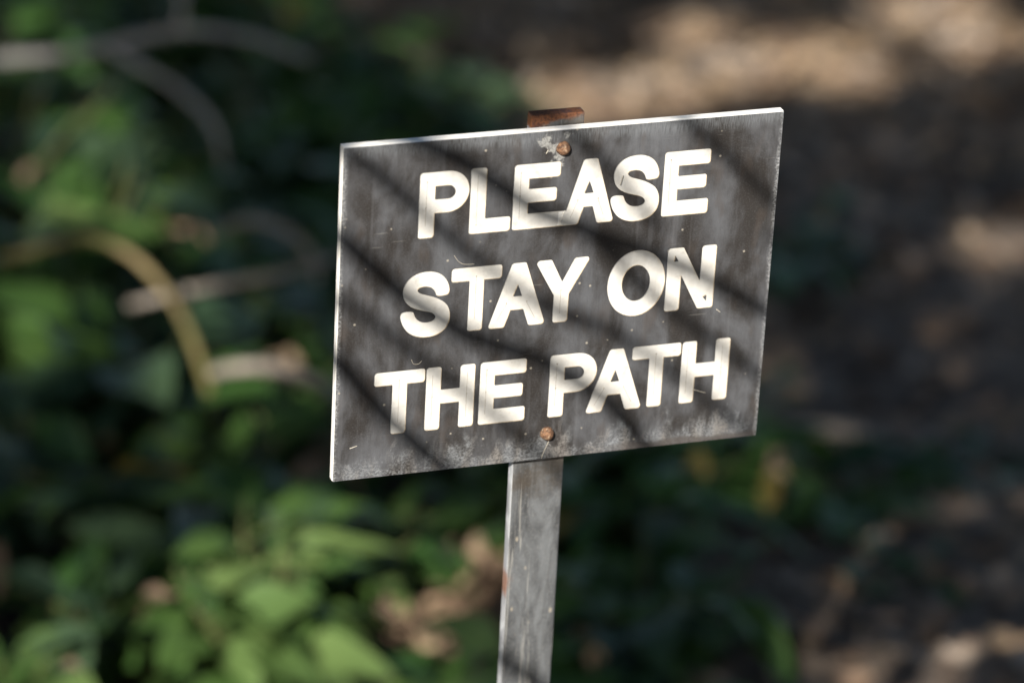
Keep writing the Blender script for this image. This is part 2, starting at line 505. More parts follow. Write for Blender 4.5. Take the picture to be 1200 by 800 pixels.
# board core
def box_mesh(name, x0, x1, y0, y1, z0, z1, bevel=0, seg=1):
    bm = bmesh.new()
    bmesh.ops.create_cube(bm, size=1)
    for v in bm.verts:
        v.co = Vector(((x0 + x1) / 2 + v.co.x * (x1 - x0), (y0 + y1) / 2 + v.co.y * (y1 - y0), (z0 + z1) / 2 + v.co.z * (z1 - z0)))
    if bevel: bmesh.ops.bevel(bm, geom=bm.edges[:], offset=bevel, segments=seg, affect='EDGES', profile=.5)
    me = bpy.data.meshes.new(name); bm.to_mesh(me); bm.free()
    return me

core = link('core_board', box_mesh('core_board', -W / 2, W / 2, -H / 2, H / 2, -DEPTH, -FT, .0003), sign, M_edge)
core.location = (0, OFF, 0); core['label'] = 'white plastic core showing along the edges'

# black skin: one sheet with every letter cut through it down to the core
letters = []
for by, row in ROWS:
    for ch, x0, w in row:
        loops, lines, dots = MAKE[ch](w)
        letters.append((ch, x0, by, loops, lines, dots, w))

def merged_EA(we, gap, wa):
    """the first E runs into the A beside it: one shared outline"""
    m = gap + wa / 2; a = 4.95; f = 11.9; sl = (wa / 2 - a) / HC
    return fillet([(0, 0), (gap + f, 0), (gap + f + sl * 12.2, 12.2), (gap + wa - f - sl * 12.2, 12.2), (gap + wa - f, 0), (gap + wa, 0), (m + a, HC), (m - a, HC),
                   (gap + sl * (ST + .4), ST + .4), (ST, ST + .4), (ST, 18.7), (we - 2.2, 18.7), (we - 2.2, 28.7), (ST, 28.7), (ST, HC - ST - .1), (we - .3, HC - ST - .1), (we - .3, HC), (0, HC)])

ci = .35
sheet = [[(-W * 500 + ci, -H * 500 + ci), (W * 500 - ci, -H * 500 + ci), (W * 500 - ci, H * 500 - ci), (-W * 500 + ci, H * 500 - ci)]]
islands = []
for i, (ch, x0, by, loops, lines, dots, w) in enumerate(letters):
    lps = loops
    if i == 2: lps = [merged_EA(w, letters[3][1] - x0, letters[3][6])]
    if i == 3: lps = loops[1:]
    for q in lps[(0 if i == 3 else 1):]: islands.append([(x + x0, y + by) for x, y in q])
    if i != 3: sheet.append([(x + x0, y + by) for x, y in lps[0]])
new = outline_mesh('black_face', sheet, -FT + .00002, 0, 0, 0)
skin = link('black_face', new, sign)
skin.location = (0, OFF, 0); skin['label'] = 'weathered black face with chalky streaks'
for q in islands:                                             # the counters left standing inside A, O, P and N
    im = outline_mesh('letter_counter', [q], -FT + .00002, 0, 0, 0)
    io = link('letter_counter', im, sign); io.location = (0, OFF, 0)
    im.materials.append(M_face); im.materials.append(M_edge); im.materials.append(M_wall)
    for p in im.polygons: p.material_index = 0 if p.normal.z > .95 else 2
for m in (M_face, M_edge, M_wall): new.materials.append(m)
for p in new.polygons:
    c = p.center
    outer = abs(c.x) > W / 2 - .0006 or abs(c.y) > H / 2 - .0006
    p.material_index = 0 if p.normal.z > .95 else (1 if outer else 2)

for ch, x0, by, loops, lines, dots, w in letters:
    me = outline_mesh('letter', loops, -.0019, -.00105, x0, by)
    me.materials.append(M_core); me.materials.append(M_line)
    b2 = bmesh.new(); b2.from_mesh(me)
    for (ax, ay), (bx, by2) in lines:                       # burr the cutter left along the middle of a stroke
        a = Vector(((ax + x0) * .001, (ay + by) * .001, -.00105)); b = Vector(((bx + x0) * .001, (by2 + by) * .001, -.00105))
        d = (b - a).normalized(); nv = Vector((-d.y, d.x, 0)) * .00017
        q = [b2.verts.new(p) for p in (a - nv, b - nv, b + nv, a + nv)]
        t = [b2.verts.new(p + Vector((0, 0, .00016))) for p in (a, b)]
        for fv in ((q[0], q[1], t[1], t[0]), (q[2], q[3], t[0], t[1]), (q[1], q[2], t[1]), (q[3], q[0], t[0])):
            f = b2.faces.new(fv); f.material_index = 1
    for dx, dy in dots:
        cpt = Vector(((dx + x0) * .001, (dy + by) * .001, -.00105))
        ring = [b2.verts.new(cpt + Vector((.00062 * math.cos(k * math.pi / 3 + dx) * rng.uniform(.6, 1.1), .0008 * math.sin(k * math.pi / 3 + dx), 0))) for k in range(6)]
        tip = b2.verts.new(cpt + Vector((0, 0, .0004)))
        for k in range(6):
            f = b2.faces.new((ring[k], ring[(k + 1) % 6], tip)); f.material_index = 1
    b2.to_mesh(me); b2.free()
    o = link('letter', me, sign); o.location = (0, OFF, 0)
    o['label'] = 'engraved cream letter ' + ch

# fixings: domed rusty rivets
def dome(name, r, h, seg=28, rings=8):
    bm = bmesh.new(); prev = None
    for i in range(rings):
        a = math.pi / 2 * i / rings
        ring = []
        for k in range(seg):
            th = 2 * math.pi * k / seg
            wob = 1 + .07 * noise.noise((math.cos(th) * 1.6, math.sin(th) * 1.6, i * .35))
            ring.append(bm.verts.new((r * math.cos(a) * math.cos(th) * wob, r * math.cos(a) * math.sin(th) * wob, h * math.sin(a))))
        if prev:
            for k in range(seg): bm.faces.new((prev[k], prev[(k + 1) % seg], ring[(k + 1) % seg], ring[k]))
        else:
            first = ring
        prev = ring
    tip = bm.verts.new((0, 0, h))
    for k in range(seg): bm.faces.new((prev[k], prev[(k + 1) % seg], tip))
    base = [bm.verts.new(v.co + Vector((0, 0, -.0006))) for v in first]
    for k in range(seg): bm.faces.new((base[k], base[(k + 1) % seg], first[(k + 1) % seg], first[k]))
    bm.faces.new(list(reversed(base)))
    for f in bm.faces: f.smooth = True
    me = bpy.data.meshes.new(name); bm.to_mesh(me); bm.free()
    return me
riv_me = dome('rivet', .0047, .0056)
for x, y, lab in ((-.0025, .1070, 'dark rusty rivet ringed by pale crust'), (-.0020, -.1005, 'orange rusty rivet near the lower edge')):
    r = link('rivet', riv_me, sign, M_rust if not riv_me.materials else None)
    r.location = (x, OFF + y, .0002); r.rotation_euler = (0, 0, y * 20); r['label'] = lab

# post: flat bar standing behind the board
PT, PW = .0090, .0362
post_top = .1275
pm = box_mesh('post', -PW / 2, PW / 2, -post_len, post_top, -PT / 2, PT / 2, .0009, 2)
post = link('post', pm, sign, mat_post(post_top))
pm.materials.append(mat_zinc())
for p in pm.polygons:
    if abs(p.normal.x) > .6: p.material_index = 1
post.location = (-.0038, OFF, -DEPTH - .0014 - PT / 2)
post.rotation_euler = (0, 0, R(.1))
post['label'] = 'flat grey metal post, rusty at its sawn top'
sp_me = dome('spacer', .008, .0005, 20, 2)
for y in (.107, -.1005):
    s_ = link('spacer', bpy.data.meshes.new_from_object(link('tmp', box_mesh('spacer', -.006, .006, -.006, .006, -.0007, .0007))), sign, M_rust)
    s_.location = (-.0023, OFF + y, -DEPTH - .0007)
for o in [o for o in COL.objects if o.name.startswith('tmp')]: bpy.data.objects.remove(o)
bpy.data.meshes.remove(sp_me)

def tube(name, pts, radii, seg=6):
    bm = bmesh.new(); prev = None
    up = Vector((.13, .31, .94))
    for i, p in enumerate(pts):
        t = (pts[min(i + 1, len(pts) - 1)] - pts[max(i - 1, 0)]).normalized()
        a = t.cross(up)
        if a.length < .05: a = t.cross(Vector((1, 0, 0)))
        a.normalize(); b = t.cross(a)
        ring = [bm.verts.new(p + (a * math.cos(2 * math.pi * k / seg) + b * math.sin(2 * math.pi * k / seg)) * radii[i]) for k in range(seg)]
        if prev:
            for k in range(seg): bm.faces.new((prev[k], prev[(k + 1) % seg], ring[(k + 1) % seg], ring[k]))
        else: bm.faces.new(list(reversed(ring)))
        prev = ring
    bm.faces.new(prev)
    bmesh.ops.recalc_face_normals(bm, faces=bm.faces)
    for f in bm.faces: f.smooth = True
    me = bpy.data.meshes.new(name); bm.to_mesh(me); bm.free()
    return me

# a web strand under the lower rivet and plant fibres stuck on the face
M_fib = mat_simple('pale_fibre', (.62, .58, .50), (.5, .45, .36), 200)
def fibre(name, pts2, r):
    pts = [Vector((x * .001, y * .001, .0003)) for x, y in pts2]
    c = [Vector((p.x, p.y, .0003)) for p in catmull([(p.x, p.y) for p in pts], 5)]
    o = link(name, tube(name, c, [r] * len(c), 5), sign, M_fib); o.location = (0, OFF, 0)
fibre('web_strand', [(.2, -105.4), (-1.6, -110), (-3.4, -114.5), (-4.8, -118.8)], .00022)
for f in ([(-73, 37.5), (-70, 33.2), (-66, 30.6), (-59, 30)], [(-99, -35), (-97.5, -38.2), (-94, -38.6), (-92, -36.6)], [(113, -20.2), (116, -22.6)],
          [(101, -79), (106, -81), (110, -82.5)], [(40, 84), (38.5, 77)], [(-139, -96), (-134, -94.6)],
           [(-14, 104), (-12.6, 106.5)]):
    fibre('fibre', f, .00024 if len(f) < 4 else .00017)

# ================================================================== vegetation
LEAF_G = [mat_leaf('green_leaf_deep', (.030, .080, .021), (.068, .138, .034)),
          mat_leaf('green_leaf_mid', (.045, .105, .025), (.100, .175, .045)),
          mat_leaf('green_leaf_dull', (.030, .066, .036), (.065, .110, .055)),
          mat_leaf('green_leaf_light', (.085, .155, .045), (.150, .225, .070))]
LEAF_Y = mat_leaf('yellowed_leaf', (.24, .17, .035), (.32, .24, .06))
LEAF_B = [mat_leaf('dry_leaf_tan', (.27, .19, .12), (.39, .285, .185), .12, .7), mat_leaf('dry_leaf_brown', (.19, .125, .085), (.33, .23, .155), .1, .7),
          mat_leaf('dry_leaf_grey', (.25, .195, .15), (.38, .31, .25), .1, .75),
          mat_leaf('dark_bark_chip', (.055, .038, .028), (.12, .08, .055), 0, .85)]
M_stem = mat_simple('green_stem', (.09, .12, .04), (.15, .14, .06), 40)
M_twig = mat_simple('grey_bark_twig', (.19, .165, .14), (.30, .26, .22), 30, .85, .002)
M_twig2 = mat_simple('weathered_silver_bark', (.30, .28, .27), (.42, .39, .37), 30, .85, .002)
M_olive = mat_simple('olive_stem_bark', (.15, .15, .045), (.26, .20, .10), 9, .7, .001)
M_bark = mat_simple('dark_bark', (.10, .075, .055), (.20, .16, .12), 14, .9, .02)

def leaf_mesh(name, L, Wd, mat, curl=.5, fold=.35, nu=7):
    """an ovate leaf lying along +y from its stalk, folded on the midrib, tip drooping"""
    v, f = [], []
    for i in range(nu):
        t = i / (nu - 1)
        prof = math.sin(math.pi * min(1, t ** .78)) ** .9 if 0 < t < 1 else 0.0
        hw = Wd / 2 * prof
        y = L * (t - .06 * t * t); z = -curl * L * t * t * .5
        wav = .05 * L * math.sin(t * 9 + L * 90) * prof
        v += [(-hw, y, z + hw * fold + wav), (0, y, z), (hw, y, z + hw * fold - wav)]
    for i in range(nu - 1):
        a = i * 3
        f += [(a, a + 1, a + 4, a + 3), (a + 1, a + 2, a + 5, a + 4)]
    st = len(v)
    v += [(-.0012, -.022 - .1 * L, -.004), (.0012, -.022 - .1 * L, -.004), (.0012, .004, 0), (-.0012, .004, 0)]
    f.append((st, st + 1, st + 2, st + 3))
    me = bpy.data.meshes.new(name); me.from_pydata(v, [], f); me.materials.append(mat)
    for p in me.polygons: p.use_smooth = True
    me.validate()
    return me

LM = {}
for mi, m in enumerate(LEAF_G):
    LM[mi] = [leaf_mesh('leaf', .105, .058, m, .55, .30), leaf_mesh('leaf', .125, .060, m, .85, .22), leaf_mesh('leaf', .085, .046, m, .35, .40), leaf_mesh('leaf', .12, .032, m, .7, .35), leaf_mesh('leaf', .07, .034, m, .5, .3)]
LM['d'] = [leaf_mesh('leaf', .08, .038, LEAF_B[0], 1.1, .5), leaf_mesh('leaf', .06, .034, LEAF_B[1], 1.2, .6)]
LM['y'] = [leaf_mesh('leaf', .10, .05, LEAF_Y, .6, .4)]

def frame_from(yv, roll):
    y = yv.normalized(); x = y.cross(Vector((0, 0, 1)))
    if x.length < .1: x = Vector((1, 0, 0))
    x.normalize(); z = x.cross(y)
    q = Matrix.Rotation(roll, 3, y)
    x, z = q @ x, q @ z
    return Matrix(((x.x, y.x, z.x), (x.y, y.y, z.y), (x.z, y.z, z.z)))

N_LEAF = 0
def shrub(name, base, h, n_stem, per, size, mats, spread, label, group=None, cat='plant', seed=0, yellow=0.0, lean=(0, 0), dry=.05):
    global N_LEAF
    r = random.Random(seed)
    root = empty(name, base)
    tag(root, label, cat, group)
    for s in range(n_stem):
        az = r.uniform(0, 2 * math.pi); hh = h * r.uniform(.65, 1.08); sp = spread * r.uniform(.35, 1.1)
        pts = []
        for i in range(7):
            t = i / 6
            pts.append(Vector((math.cos(az) * sp * t ** 1.5 + lean[0] * t + r.uniform(-.006, .006), math.sin(az) * sp * t ** 1.5 + lean[1] * t + r.uniform(-.006, .006), hh * (t - .12 * t * t) - .01)))
        link('stem', tube('stem', pts, [.0042 * (1 - .6 * i / 6) * (h / .35) ** .5 for i in range(7)], 5), root, M_stem)
        for k in range(per):
            t = .18 + .82 * (k + r.random() * .7) / per
            i = min(int(t * 6), 5); p = pts[i].lerp(pts[i + 1], min(1, t * 6 - i))
            a2 = k * 2.4 + r.uniform(-.5, .5) + az
            d = Vector((math.cos(a2), math.sin(a2), r.uniform(-.35, .55) + .35 * (t > .9)))
            mi = r.choice(mats)
            if yellow and r.random() < yellow: mi = 'y'
            if r.random() < dry: mi, d = 'd', d - Vector((0, 0, .8))
            o = bpy.data.objects.new('leaf', r.choice(LM[mi])); COL.objects.link(o); o.parent = root
            sc = size * 1.12 * r.uniform(.5, 1.35) * (1.08 - .35 * (t > .92))
            mt = frame_from(d, r.uniform(-.6, .6)).to_4x4()
            o.matrix_local = Matrix.Translation(p + d.normalized() * .02) @ mt @ Matrix.Scale(sc, 4)
            N_LEAF += 1
    return root

def gp(px, py):
    p = on_ground(px, py); p.z = ground_z(p.x, p.y); return p

DG = 'dark leafy shrubs filling the planting bed'
DL = 'dark green broad-leaved shrub in the shaded bed'
LG = 'low broad-leaved plants around the post'
LL = 'low dark green plant growing behind the post'
# (px, py, height, stems, leaves per stem, size, leaf kinds, spread, label, group)
P = [
 (475, 860, .10, 4, 7, .8, [1, 0], .10, 'small green plant at the front of the bare leafy patch', None),
 (40, 890, .20, 7, 12, .65, [1, 3], .15, 'low light green sunlit plant at the front of the bed', None),
 (300, 865, .30, 8, 12, .80, [3, 1, 1], .13, 'bright green sunlit plant with overlapping broad leaves beside the bare soil', None),
 (425, 715, .17, 5, 8, .85, [1, 3, 0], .10, 'mid green plant just below the board, half in sun', None),
 (150, 800, .26, 7, 10, 1.05, [0, 2], .20, 'dark shrub between the low light green plant and the bright green plant', DG), (250, 715, .28, 7, 10, 1.05, [0, 1, 2], .20, 'dark green shrub directly behind the bright green sunlit plant', DG),
 (40, 700, .30, 8, 10, 1.05, [0, 2], .22, DL, DG), (130, 600, .30, 7, 10, 1.05, [0, 2, 2], .22, DL, DG),
 (350, 610, .26, 7, 10, 1.05, [0, 1], .20, 'dark shrub behind the half-sunlit plant just below the board', DG), (20, 545, .36, 7, 8, 1.5, [1, 3, 1], .20, 'tall shrub with large drooping pale green leaves at the edge of the bed', None),
 (240, 500, .30, 7, 10, 1.05, [0, 2], .22, 'dark shrub at the foot of the arching olive stem', DG), (110, 420, .36, 8, 10, 1.05, [0, 1, 2], .25, 'dark shrub beneath the arch of the olive stem', DG),
 (330, 420, .26, 7, 10, 1.05, [0, 2], .22, 'dark shrub behind the short curved tan stick', DG), (-20, 380, .42, 8, 10, 1.1, [0, 2], .25, DL, DG),
 (220, 330, .36, 8, 10, 1.05, [0, 2], .25, 'dark shrub behind the straight pale twig', DG), (360, 300, .30, 8, 10, 1.05, [0, 1], .22, 'dark shrub behind the thin bowed twig, next to the board', DG),
 (60, 280, .44, 8, 10, 1.1, [0, 0, 2], .28, 'dark shrub behind the start of the arching olive stem', DG), (300, 215, .34, 8, 10, 1.05, [0, 1], .25, DL, DG),
 (440, 235, .24, 7, 10, .95, [0, 1, 2], .20, 'dark shrub at the edge of the bed next to the open mulch', DG), (160, 200, .42, 8, 10, 1.1, [0, 2], .28, 'dark shrub in front of the forked grey branch', DG),
 (0, 150, .46, 9, 9, 1.1, [0, 2], .30, DL, DG), (270, 120, .34, 8, 9, 1.1, [0, 2], .28, DL, DG), (120, 80, .40, 8, 9, 1.1, [0], .30, 'dark shrub at the foot of the yellowish cane', DG),
 (400, 165, .27, 7, 9, 1.0, [0, 1], .24, 'dark shrub rising behind the top corner of the board', DG),
 (485, 185, .17, 6, 8, .95, [0, 2], .20, 'low dark shrub spilling from the bed onto the far mulch', DG),
 (510, 240, .12, 5, 7, .8, [0, 1], .15, 'smallest shrub of the bed, half behind the top edge of the board', DG),
 (585, 640, .13, 5, 7, .85, [0, 2, 1], .12, 'low plant behind the bare leafy patch beside the post', LG), (700, 690, .17, 7, 9, .95, [0, 2, 0], .17, LL, LG), (770, 600, .16, 6, 8, .95, [0, 1], .17, LL, LG),
 (740, 800, .16, 7, 9, .95, [0, 2, 1], .16, LL, LG), (690, 880, .14, 6, 9, .95, [0, 3], .15, LL, LG), (850, 560, .14, 5, 8, .9, [1, 0], .15, 'low plant beside the upright yellow leaf near the weeds', LG),
 (640, 560, .16, 6, 8, .9, [0, 2], .16, 'low plant showing behind the post just under the board', LG),
 (960, 610, .075, 4, 6, .75, [0, 2], .13, 'small weed between the yellow leaf and the pale straight stick', 'small weeds on the mulch'),
 (1060, 570, .06, 4, 5, .7, [0, 2], .12, 'small weed lying low on the brown mulch', 'small weeds on the mulch'),
 (950, 330, .09, 4, 6, .8, [0, 2], .13, 'small weed standing alone on the mulch close to the edge of the board', 'small weeds on the mulch'),
 (1150, 540, .05, 3, 5, .7, [2, 0], .12, 'small weed lying low on the brown mulch', 'small weeds on the mulch'),
 (1040, 690, .05, 3, 5, .7, [0, 2], .10, 'small weed lying low on the brown mulch', 'small weeds on the mulch'),
]
for i, (px, py, h, ns, per, sz, mt, spd, lab, grp) in enumerate(P):
    nm = 'weed' if 'weed' in lab else ('low_plant' if h < .2 else 'leafy_shrub')
    shrub(nm, gp(px, py), h, ns, per, sz, mt, spd, lab, grp, 'weed' if nm == 'weed' else ('plant' if nm == 'low_plant' else 'shrub'), seed=100 + i, yellow=.004 if h > .1 else 0)

# the biggest leaves of the tall shrub hang straight down
tall = [o for o in COL.objects if o.get('label', '').startswith('tall shrub')][0]
for px, py, y, sc, tilt in ((38, 335, 4.62, 1.55, .15), (98, 345, 4.66, 1.15, .3), (10, 300, 4.66, 1.3, -.3), (70, 470, 4.6, .9, .2), (60, 285, 4.7, 1.0, -.2)):
    o = bpy.data.objects.new('leaf', LM[1][1]); COL.objects.link(o); o.parent = tall
    o.matrix_local = Matrix.Translation(at(px, py, y) - tall.location) @ frame_from(Vector((tilt * .5, -.25, -1)), .5 + tilt).to_4x4() @ Matrix.Scale(sc, 4)

# ---- twigs and stems in the bed
def stick(name, pts, r0, r1, mat, label, cat='twig', group=None, forks=()):
    c = [Vector(p) for p in pts]; sm = []
    for i in range(len(c) - 1):
        p0, p1, p2, p3 = c[max(i - 1, 0)], c[i], c[i + 1], c[min(i + 2, len(c) - 1)]
        for s in range(6):
            t = s / 6
            sm.append(.5 * ((2 * p1) + (p2 - p0) * t + (2 * p0 - 5 * p1 + 4 * p2 - p3) * t * t + (3 * p1 - p0 - 3 * p2 + p3) * t ** 3))
    sm.append(c[-1])
    n = len(sm)
    me = tube(name, sm, [(r0 + (r1 - r0) * i / (n - 1)) * (1 + .10 * math.sin(i * 2.1)) for i in range(n)], 7)
    if not forks:
        return tag(link(name, me, None, mat), label, cat, group)
    root = empty(name, c[0]); tag(root, label, cat, group)
    o = link('main_stem', me, root, mat); o.location = -c[0]
    for fk in forks:
        q = [Vector(p) for p in fk]
        o = link('side_shoot', tube('side_shoot', q, [r1 * (1.1 - .5 * i / len(q)) for i in range(len(q))], 6), root, mat); o.location = -c[0]
    return root

stick('arching_stem', [at(2, 303, 4.52), at(28, 296, 4.47), at(60, 287, 4.44), at(110, 279, 4.42), at(165, 308, 4.42), at(210, 365, 4.43), at(235, 425, 4.45), at(248, 475, 4.48), at(256, 560, 4.55), at(260, 780, 4.65)],
      .0056, .0062, M_olive, 'olive stem arching over in the shrubs, turning tan where it bends down', 'stem')
stick('grey_branch', [at(-80, 78, 5.25), at(0, 69, 5.25), at(90, 62, 5.25), at(150, 48, 5.25), at(215, 36, 5.25), at(290, 44, 5.3), at(360, 70, 5.4)], .0088, .0062, M_twig2,
      'pale grey branch lying through the tops of the far shrubs', 'branch',
      forks=[[at(125, 55, 5.25), at(160, 75, 5.22), at(205, 102, 5.2), at(240, 132, 5.18), at(256, 160, 5.16), at(262, 200, 5.16)], [at(212, 36, 5.25), at(213, 5, 5.25), at(212, -40, 5.25)]])
stick('grey_twig', [at(150, 358, 4.5), at(210, 343, 4.5), at(280, 330, 4.52), at(350, 316, 4.55), at(395, 300, 4.6)], .0060, .0052, M_twig, 'straight pale twig slanting across the dark shrubs', 'twig')
stick('fallen_stick', [at(250, 437, 4.46), at(275, 431, 4.44), at(320, 430, 4.44), at(362, 443, 4.46), at(400, 470, 4.5)], .0078, .0075, M_twig, 'short curved tan stick in the bed near the foot of the arching stem', 'stick')
stick('curved_twig', [at(250, 275, 4.8), at(290, 258, 4.8), at(335, 270, 4.8), at(362, 295, 4.8), at(372, 330, 4.8)], .0065, .0055, M_twig, 'thin grey twig bowed over among the shrubs beside the board', 'twig')
stick('yellow_cane', [at(82, 190, 6.7), at(82, 100, 6.7), at(80, 20, 6.7), at(78, -70, 6.7)], .014, .012, mat_simple('yellow_cane_skin', (.30, .21, .03), (.40, .28, .06), 12), 'upright yellowish cane crossing behind the grey branch', 'cane')
g1 = on_ground(925, 500, .012); g2 = on_ground(980, 503, .016); g3 = on_ground(1040, 515, .012)
stick('fallen_stick', [g1, g2, g3], .011, .009, M_twig, 'pale straight stick lying on the mulch beside the weeds', 'stick')

# ---- fallen leaves and bark litter
def litter(name, n, region, mats, lmin, lmax, label, seed, cat):
    r = random.Random(seed); v, f, mi = [], [], []
    while n > 0:
        x, y = region(r)
        L = r.uniform(lmin, lmax); w = L * r.uniform(.3, .65); a = r.uniform(0, 6.28); tilt = r.uniform(-.5, .5); roll = r.uniform(-.6, .6)
        m = Matrix.Rotation(a, 3, 'Z') @ Matrix.Rotation(tilt, 3, 'X') @ Matrix.Rotation(roll, 3, 'Y')
        z = ground_z(x, y) + .004 + r.random() * .016; cu = r.uniform(-.25, .35) * L
        b = len(v)
        for q in ((0, -L / 2, cu * .5), (w / 2, -.1 * L, 0), (.38 * w, .25 * L, .1 * cu), (0, L / 2, cu * .7), (-.42 * w, .22 * L, .15 * cu), (-w / 2, -.12 * L, 0), (0, 0, -.12 * w)):
            p = m @ Vector(q); v.append((x + p.x, y + p.y, z + p.z))
        for k in range(6): f.append((b + k, b + (k + 1) % 6, b + 6)); 
        pick = noise.noise((x * 7, y * 7, seed)) * .9 + .5 + r.uniform(-.28, .28)
        mi += [min(len(mats) - 1, max(0, int(pick * len(mats))))] * 6
        n -= 1
    me = bpy.data.meshes.new(name); me.from_pydata(v, [], f)
    for m_ in mats: me.materials.append(m_)
    me.polygons.foreach_set('material_index', mi)
    return tag(link(name, me), label, cat, None, 'stuff')

litter('leaf_litter', 11000, lambda r: (r.uniform(-1.6, 2.0), 3.9 + 5.2 * r.random() ** 1.15), [LEAF_B[3], LEAF_B[1], LEAF_B[2], LEAF_B[0]], .022, .065,
       'brown and grey leaf and bark litter covering the ground', 5, 'leaf litter')
litter('dry_leaf_drift', 5200, lambda r: (r.uniform(-.3, 2.2), r.gauss(6.95, .42)), [LEAF_B[1], LEAF_B[0], LEAF_B[2]], .03, .07,
       'drift of pale tan dead leaves spread across the mulch beyond the board', 6, 'leaf litter')
litter('dry_leaf_patch', 650, lambda r: (r.gauss(-.085, .075), r.gauss(4.20, .10)), [LEAF_B[0], LEAF_B[1], LEAF_B[1]], .018, .045,
       'patch of tan dead leaves on bare soil beside the post', 8, 'leaf litter')
FLM = [leaf_mesh('fallen_leaf', .075, .040, LEAF_B[0], -.9, .5), leaf_mesh('fallen_leaf', .06, .036, LEAF_B[0], .7, .5)]
FLG = leaf_mesh('fallen_leaf', .062, .028, LEAF_Y, .7, .3)
r = random.Random(77)
for i in range(46):
    px, py = (r.uniform(430, 590), r.uniform(655, 800)) if i < 26 else (r.uniform(640, 1180), r.uniform(40, 130))
    p = gp(px, py)
    o = bpy.data.objects.new('fallen_leaf', r.choice(FLM)); COL.objects.link(o)
    o.scale = [r.uniform(.5, .85)] * 3; o.location = p + Vector((0, 0, .018)); o.rotation_euler = (r.uniform(-.5, .5), r.uniform(-.5, .5), r.uniform(0, 6.28))
    if i < 26: tag(o, 'curled tan dead leaf on the sunny bare patch beside the post', 'leaf', 'dead leaves on the bare patch by the post')
    else: tag(o, 'curled tan dead leaf on the sunlit mulch beyond the board', 'leaf', 'dead leaves on the far sunlit mulch')
for px, py, z, lab in ((897, 572, .06, 'yellow leaf standing up among the weeds right of the post'), (812, 546, .10, 'narrow yellow leaf close under the lower edge of the board'),
                       (335, 2, .25, 'pale yellow leaf caught on top of the far shrubs')):
    o = bpy.data.objects.new('yellow_leaf', FLG); COL.objects.link(o)
    o.location = on_ground(px, py + 28, z); o.rotation_euler = (1.15, .3, rng.uniform(-.5, .5)); tag(o, lab, 'leaf')

# ================================================================== overhead trees, out of view, shaped to shade the place
E1 = Vector((SUN.y, -SUN.x, 0)).normalized(); E2 = SUN.cross(E1).normalized()
if E2.z < 0: E2 = -E2
def uv(p): return (p.dot(E1), p.dot(E2))

HOLES = []
def sun_spot(px, py, rx, ry, z=0.0):
    """a gap in the crown through which the sun reaches this place"""
    c = uv(on_ground(px, py, z)); a = uv(on_ground(px + rx, py, z)); b = uv(on_ground(px, py - ry, z))
    m = Matrix(((a[0] - c[0], b[0] - c[0]), (a[1] - c[1], b[1] - c[1])))
    HOLES.append((Vector(c), m.inverted_safe()))

def add_hole(center, half):
    c = Vector(uv(center)); HOLES.append((c, Matrix(((1 / half[0], 0), (0, 1 / half[1])))))

# the board and its post stand in a sunny gap
for dx, dy in ((-.11, .06), (.11, .06), (0, .06), (-.11, -.07), (.11, -.07), (0, -.07)):
    add_hole(SIGN_P + SIGN_R @ Vector((dx, dy, 0)), (.115, .115))
for dy in (-.2, -.3):
    add_hole(SIGN_P + SIGN_R @ Vector((0, dy, 0)), (.08, .10))
for s in [(640, 128, 75, 24), (745, 110, 75, 20), (865, 80, 75, 22), (950, 70, 70, 22), (1090, 14, 60, 18), (1190, 290, 45, 20), (1150, 52, 50, 16), (820, 40, 40, 10), (1010, 95, 30, 12),
          (505, 735, 48, 48), (550, 690, 30, 34), (450, 800, 40, 30), (520, 810, 40, 26), (1090, 690, 16, 14), (1000, 760, 18, 12), (1150, 620, 16, 12)]:
    sun_spot(*s)
for s in [(355, 640, 65, 60, .2), (290, 745, 70, 70, .13), (440, 630, 40, 36, .13), (50, 790, 85, 55, .12), (345, 700, 40, 50, .14), (190, 243, 34, 34, .24),
          (110, 165, 44, 44, .28), (65, 215, 40, 40, .28), (335, 3, 20, 12, .25), (15, 30, 40, 30, .35), (230, 800, 50, 40, .08),
          (110, 605, 28, 30, .12), (895, 575, 24, 34, .05), (150, 235, 22, 22, .24)]:
    sun_spot(*s)
for px, py, y, rad in ((45, 375, 4.6, .035), (45, 425, 4.6, .03), (105, 395, 4.66, .025), (232, 415, 4.45, .045), (244, 460, 4.47, .04), (295, 431, 4.55, .04), (335, 434, 4.55, .04), (185, 330, 4.43, .035), (120, 282, 4.42, .03)):
    add_hole(at(px, py, y), (rad, rad))

def blocked(p, pad=1.0):
    q = Vector(uv(p))
    return any((m @ (q - c)).length < pad for c, m in HOLES)

def crown_mesh(name, n, sampler, size, mats, seed, keep=True):
    r = random.Random(seed); v, f, mi = [], [], []
    made = tries = 0
    while made < n and tries < n * 6:
        tries += 1
        c = sampler(r)
        L = size * r.uniform(.6, 1.3); w = L * r.uniform(.45, .65)
        d = Vector((r.gauss(0, 1), r.gauss(0, 1), r.gauss(0, .7) - .3)).normalized()
        m = frame_from(d, r.uniform(-1.2, 1.2))
        pts = [m @ Vector(q) for q in ((0, -L / 2, 0), (w / 2, -.05 * L, .12 * w), (.3 * w, .28 * L, .05 * w), (0, L / 2, -.1 * L), (-.3 * w, .28 * L, .05 * w), (-w / 2, -.05 * L, .12 * w))]
        if keep and any(blocked(c + q) for q in (pts[0], pts[1], pts[3], pts[5])): continue
        b = len(v)
        v += [tuple(c + q) for q in pts]
        f += [(b, b + 1, b + 2, b + 3), (b, b + 3, b + 4, b + 5)]
        mi += [r.randrange(len(mats))] * 2
        made += 1
    me = bpy.data.meshes.new(name); me.from_pydata(v, [], f)
    for m_ in mats: me.materials.append(m_)
    me.polygons.foreach_set('material_index', mi)
    return me

